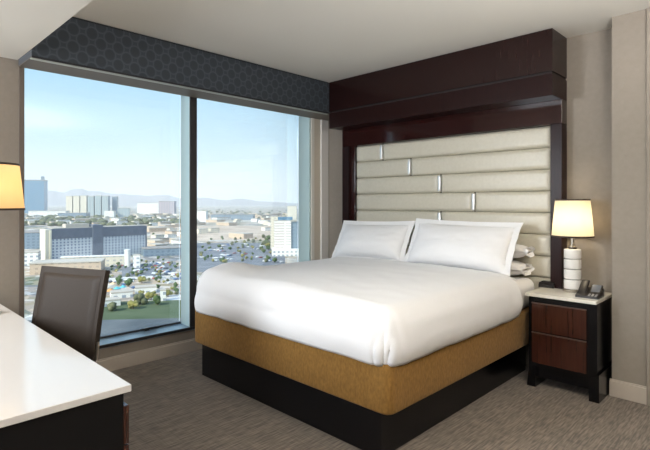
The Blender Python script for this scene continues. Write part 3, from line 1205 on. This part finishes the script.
building('white box building just right of the window mullion', 201, 10, 211, 1550, 40, M_white_b, M_roof, .1)
building('long grey building low on the plain behind the right pane', 232, 42, 214.5, 1750, 50, M_dark_b, M_roofg, .0)

# the big hotel across the way
C0 = P(48.5, 499)
HW, HD, HH = 104.0, 19.0, 35.5
ht = thing('slab_hotel', 'wide dark-topped slab hotel with rows of white windows', 'building', (C0.x, C0.y, GZ))
for k_ in range(6):
    OCC.append((C0.x - 9, C0.y + 8 + k_ * 18, 13))
M_hdark = noise_mat('dark_panels', (0.105, 0.125, 0.165), (0.135, 0.155, 0.20), (1, 1, 1), 2, .2, .6)
M_hgrid = facade_mat('hotel_windows', (0.58, 0.60, 0.62), (0.16, 0.20, 0.28), 3.6, 3.1, .46, .55)
M_hend = mat('hotel_end_wall', (0.68, 0.63, 0.50), .8)


def hpart(name, m, *bx):
    q = MB()
    for k in bx:
        q.box(*k)
    o = q.build(name, m)
    o.parent = ht
    return o


hpart('end_wall', M_hend, (-HD, -.2, -3.0, 2.6, 0, HH - 2), (-HD, .8, 1.2, 2.8, 0, HH - 3))
hpart('window_wall', M_hgrid, (-HD, 0, 2.8, 43.6, 0, 23.5))
hpart('window_wall', M_hgrid, (-HD, 0, 54.4, HW, 0, 23.5))
hpart('dark_wall', M_hdark, (-HD + .3, .5, 2.8, 43.6, 23.5, HH - 1.2))
hpart('dark_wall', M_hdark, (-HD + .3, .5, 54.4, HW, 23.5, HH - 1.2))
hpart('lift_tower', M_hdark, (-HD - 2, 1.6, 43.6, 54.4, 0, HH + 1.5))
hpart('roof', M_roof, (-HD, -.5, 4, HW - 2, HH - 1.2, HH - .6))
hpart('roof_plant_room', M_roof, (-HD + 3, -5, 18, 42, HH - .6, HH + 3.2))
hpart('end_pier', M_hdark, (-HD, .6, HW, HW + 1.6, 0, HH - 1.2))

# podium and low blocks around it
M_white_r = mat('white_roof', (0.72, 0.70, 0.66), .9, spec=.1)
building('long low podium roof in front of the slab hotel', 93, 58, 257, 468, 8, M_cream_b, M_white_r, .3, name='podium')
building('flat tan roofed hall behind the top of the chair', 66, 64, 263, 420, 26, M_tan_b, M_roof, .3, name='hall')
building('low blue-grey warehouse left of the slab hotel', 27, 34, 233, 640, 60, M_dark_b, M_roofg, .35, name='warehouse')
building('white service block at the foot of the hotel end wall', 30, 14, 253, 470, 18, M_white_b, M_roof, .4, name='service_block')
building('blue-grey parking structure right of the slab hotel', 167, 44, 248.5, 560, 30, M_dark_b, M_roofg, .45, name='parking_structure')
OCC.append((*P(127.5, 462), 5.0))
bb = thing('round_tower', 'short round white tower in front of the slab hotel', 'tower', (*P(127.5, 462), GZ))
m_ = MB().lathe([(2.6, 0), (2.6, 15.5), (2.9, 15.5), (2.9, 16.6)], 0, 0, 20).build('shaft', mat('white_render', (.76, .74, .70), .8), None, smooth=40)
m_.parent = bb
building('small white cube building beside the parking lot', 136.5, 6.5, 255.5, 455, 7, M_white_b, M_roof, .3, name='kiosk')
building('small upright white building at the edge of the lawn', 163, 5.5, 291, 300, 4, M_white_b, M_roof, .3, name='kiosk')
building('white pool house roof among the palms', 122, 20, 293, 310, 9, M_white_b, M_roof, .5, name='pool_house')
building('white pool house nearest the chair', 112, 16, 301, 285, 8, M_white_b, M_roof, .55, name='pool_house')
building('white canopy hall between the palms and the parking lot', 146, 20, 288, 325, 9, M_white_b, M_roof, .4, name='canopy_hall')
for px, d, lab, c_ in ((110, 318, 'orange pool umbrella beside the white pool house', (.75, .33, .10)), (117, 326, 'turquoise pool umbrella beside the white pool house', (.10, .42, .48)), (123, 332, 'second turquoise umbrella in the row, farther from the pool house', (.10, .42, .48)), (113, 345, 'tan umbrella at the back of the pool deck', (.70, .48, .28))):
    u_ = thing('pool_umbrella', lab, 'umbrella', (*P(px, d), GZ), 'umbrellas around the pool')
    a_ = MB().lathe([(2.6, 3.2), (.1, 4.8)], 0, 0, 8).build('canopy', mat('umbrella_cloth', c_, .8))
    a_.parent = u_
    a_ = MB().lathe([(.06, 0), (.06, 4.6)], 0, 0, 6).build('pole', M_steel)
    a_.parent = u_

# the white hotel tower in the right pane
wt = thing('white_hotel_tower', 'white hotel tower rising behind the right edge of the bed', 'building', (*P(286, 560), GZ))
H_ = EYE + (203 - 221) / 480 * 560 - GZ
M_wt = facade_mat('white_tower_windows', (0.78, 0.75, 0.70), (0.52, 0.46, 0.42), 30.0, 3.1, .93, .38)
for nm, m__, bx in (('wall', M_wt, (-13, 6, 0, 16, 0, H_)), ('wall', M_dark_b, (6, 15, 2, 16, 0, H_ - 1)), ('crown', M_blue_b, (-9, 8, 2, 14, H_, H_ + 4.5)), ('roof', M_roof, (-13.4, 15.2, -.3, 16.2, H_, H_ + .8)), ('podium', M_white_b, (-16, 20, -6, 18, 0, 8))):
    q = MB().box(*bx).build(nm, m__)
    q.parent = wt
OCC.append((wt.location.x, wt.location.y, 24))
wt.rotation_euler = (0, 0, YAW + .15)
building('thin pale block just left of the white hotel tower', 274, 7, 217, 640, 12, M_cream_b, M_roof, .1)
building('cream and blue tower peeking above the white hotel tower', 292, 9, 206.5, 1250, 30, M_cream_b, M_roof, .1)

# countless-looking but separate low buildings across the plain
pal = [M_white_b, M_tan_b, M_cream_b, M_tan_b, M_white_b]
protos = []
for k in range(5):
    o = thing('low_building', ('small white flat-roofed building out in the city', 'long narrow tan building out in the city', 'small square cream building out in the city', 'wide tan flat-roofed building out in the city', 'deep white block with grey roof out in the city')[k], 'building', (0, 0, GZ), ('white', 'narrow tan', 'cream', 'wide tan', 'deep white')[k] + ' small buildings of the city')
    w_, d_, h_ = ((26, 18, 7), (34, 14, 6), (18, 18, 9), (44, 22, 8), (22, 40, 10))[k]
    q = MB().box(-w_ / 2, w_ / 2, -d_ / 2, d_ / 2, 0, h_).build('wall', pal[k])
    q.parent = o
    q = MB().box(-w_ / 2 - .4, w_ / 2 + .4, -d_ / 2 - .4, d_ / 2 + .4, h_, h_ + .9).build('roof', (M_roof, M_roofg, M_roof, M_roof, M_roofg)[k])
    q.parent = o
    protos.append(o)
cnt = 0
used = [False] * 5
for tries in range(3000):
    if cnt >= 205:
        break
    px = rnd.uniform(-70, 300)
    py = 203 + 61.4 * 480 / 2500 + (rnd.random() ** 1.6) * 42
    d = dist(py)
    if px < 195 and py > 225 and px < 150:
        continue
    if px > 186 and 226 < py and rnd.random() < .75:
        continue
    if 186 < px and py > 241:
        continue
    if px > 262 and py > 232:
        continue
    if 40 < px < 150 and 218 < py < 226 and rnd.random() < .7:
        continue
    k = rnd.randrange(5)
    sc_ = rnd.uniform(.45, .9) * (1 + d / 2600)
    c = P(px, d)
    rad_ = (16, 19, 13, 25, 23)[k] * sc_
    if not free(c.x, c.y, rad_):
        continue
    OCC.append((c.x, c.y, rad_))
    o = protos[k] if not used[k] else copy_tree(protos[k])
    used[k] = True
    c = P(px, d)
    o.location = (c.x, c.y, GZ)
    o.rotation_euler = (0, 0, rnd.choice((0, math.pi / 2)) + rnd.uniform(-.1, .1))
    o.scale = (sc_, sc_, 1)
    cnt += 1

# trees: separate near ones, one far belt
M_leaf = [noise_mat('foliage_%s' % n_, c1, c2, (1, 1, 1), 3, .6, .9, spec=.1) for n_, c1, c2 in (('olive', (.085, .10, .055), (.16, .165, .095)), ('green', (.045, .085, .030), (.10, .14, .055)), ('yellow', (.17, .17, .05), (.27, .24, .09)))]
M_bark = mat('bark', (.12, .085, .06), .9)
tprot = []
for k in range(4):
    m = MB()
    m.tube([(0, 0, 0), (.1, 0, 2.0)], [.30, .2], 6)
    q = MB()
    for s_ in range(6):
        a = rnd.uniform(0, 6.3)
        rr = rnd.uniform(0.3, 1.7)
        q.blob((rr * math.cos(a), rr * math.sin(a), rnd.uniform(1.2, 3.4)), rnd.uniform(1.2, 1.9), 1, .5, s_ + k * 9, (1, 1, .85))
    o = thing('tree', ('olive leafy tree among the buildings below the window', 'dark green rounded tree among the buildings below the window', 'yellowish leafy tree among the buildings below the window', 'green spreading tree among the buildings below the window')[k], 'tree', (0, 0, GZ), ('olive trees', 'dark green rounded trees', 'yellowish trees', 'green spreading trees')[k] + ' between the buildings')
    a_ = m.build('trunk', M_bark)
    a_.parent = o
    a_ = q.build('crown', M_leaf[(0, 1, 2, 1)[k]], smooth=180)
    a_.parent = o
    tprot.append(o)
usedt = [False] * 4
spots = []
for q_ in [(110, 318), (117, 326), (123, 332), (113, 345)]:
    OCC.append((*P(*q_), 3.0))
for px, py, s_ in ((140, 305, 1.5), (146, 302, 1.6), (151, 300, 1.4), (154, 294, 1.6), (150, 290, 1.5), (157, 305, 1.2), (133, 309, 1.3), (137, 311, 1.2), (126, 291, 1.3), (128, 287, 1.2), (142, 283, 1.3), (118, 284, 1.1), (113, 311, 1.2), (161, 301, 1.1), (168, 297, 1.1), (175, 293, 1.0), (108, 296, 1.0), (129, 299, 1.1)):
    spots.append((px, py, s_))
for _ in range(130):
    spots.append((rnd.uniform(106, 190), rnd.uniform(259, 298), rnd.uniform(.45, .9)))
for _ in range(70):
    spots.append((rnd.uniform(198, 275), 238 + rnd.random() * 26, rnd.uniform(.6, 1.1)))
for _ in range(40):
    spots.append((rnd.uniform(148, 195), rnd.uniform(228, 250), rnd.uniform(.7, 1.3)))
for _ in range(24):
    spots.append((rnd.uniform(262, 275), rnd.uniform(236, 256), rnd.uniform(.9, 1.5)))
for i, (px, py, s_) in enumerate(spots):
    if not free(*P(px, dist(py)), 3.4 * s_):
        continue
    OCC.append((*P(px, dist(py)), 3.4 * s_))
    k = i % 4
    o = tprot[k] if not usedt[k] else copy_tree(tprot[k])
    usedt[k] = True
    c = P(px, dist(py))
    o.location = (c.x, c.y, GZ)
    o.rotation_euler = (0, 0, rnd.uniform(0, 6.3))
    o.scale = (s_, s_, s_ * rnd.uniform(.85, 1.2))
b = MB()
for i in range(760):
    px = rnd.uniform(-70, 195) if i < 620 else rnd.uniform(195, 300)
    py = rnd.uniform(216.5, 226) if px < 195 else rnd.uniform(210, 220)
    d = dist(py)
    c = P(px, d)
    r_ = rnd.uniform(4, 10) * (1 if px < 195 else .8)
    if not free(c.x, c.y, r_ * 1.4):
        continue
    b.blob((c.x, c.y, GZ + r_ * .5), r_, 1, .4, i * .37, (1.5, 1.5, .75))
o = b.build('tree_belt', M_leaf[0], smooth=180, origin=(*P(110, 1500), GZ))
tag(o, 'broad belt of massed green trees across the middle of the city', 'trees', kind='stuff')

# parked cars
car_cols = [(.75, .75, .74), (.05, .06, .08), (.30, .32, .34), (.30, .05, .04), (.08, .14, .30), (.60, .56, .48)]
cprot = []
for k, c_ in enumerate(car_cols):
    q = MB()
    q.prism([(-2.2, .35), (2.2, .35), (2.25, .75), (1.4, .92), (.7, 1.42), (-1.0, 1.45), (-1.7, 1.0), (-2.25, .9)], 'y', -.9, .9)
    for wx in (-1.35, 1.35):
        for wy in (-.9, .74):
            q.tube([(wx, wy, .33), (wx, wy + .16, .33)], .33, 10)
    o = q.build('car', mat('car_paint', c_, .3), origin=(0, 0, 0))
    cn_ = ('white', 'black', 'grey', 'red', 'blue', 'tan')[k]
    tag(o, 'small %s car parked in the lots below the window' % cn_, 'car', '%s parked cars' % cn_)
    cprot.append(o)
usedc = [False] * 6
ncar = 0
for lot, (x0, x1, y0, y1, nmax) in enumerate(((108, 190, 263, 286, 110), (198, 276, 244, 262, 110))):
    n_ = 0
    for row in range(110):
        py = y0 + (y1 - y0) * rnd.random()
        d = dist(py)
        px = rnd.uniform(x0, x1)
        base_ = P(px, d)
        ang_ = rnd.choice((0, math.pi / 2))
        placed = []
        for s_ in range(rnd.randrange(3, 8)):
            if n_ >= nmax:
                break
            off_ = Vector((0, 3.0 * s_)) if ang_ == 0 else Vector((3.0 * s_, 0))
            if not free(base_.x + off_.x, base_.y + off_.y, 2.5):
                continue
            placed.append((base_.x + off_.x, base_.y + off_.y, 2.5))
            k = rnd.choice((0, 0, 0, 1, 2, 2, 3, 4, 5))
            o = cprot[k] if not usedc[k] else cprot[k].copy()
            if usedc[k]:
                COL.objects.link(o)
            usedc[k] = True
            o.location = (base_.x + off_.x, base_.y + off_.y, GZ + .1)
            o.rotation_euler = (0, 0, ang_ + rnd.choice((0, math.pi)))
            n_ += 1
        OCC.extend(placed)

# haze over the plain: a real, thin scattering layer of dusty air
hz = bpy.data.materials.new('dusty_air')
hz.use_nodes = True
hz.node_tree.nodes.clear()
ho = hz.node_tree.nodes.new('ShaderNodeOutputMaterial')
hv = hz.node_tree.nodes.new('ShaderNodeVolumeScatter')
hv.inputs['Color'].default_value = (0.93, 0.97, 1.0, 1)
hv.inputs['Density'].default_value = 0.9e-4
hv.inputs['Anisotropy'].default_value = 0.0
hz.node_tree.links.new(hv.outputs[0], ho.inputs['Volume'])
b = MB()
qa = [P(-600, 150), P(1300, 150), P(1300, 25000), P(-600, 25000)]
lo = [b.bm.verts.new((p.x, p.y, GZ - 1)) for p in qa]
hi = [b.bm.verts.new((p.x, p.y, GZ + 700)) for p in qa]
b.bm.faces.new(lo)
b.bm.faces.new(hi)
for k in range(4):
    b.bm.faces.new((lo[k], lo[(k + 1) % 4], hi[(k + 1) % 4], hi[k]))
o = b.build('haze', hz)
tag(o, 'thin dusty haze hanging over the distant city', 'haze', kind='stuff')
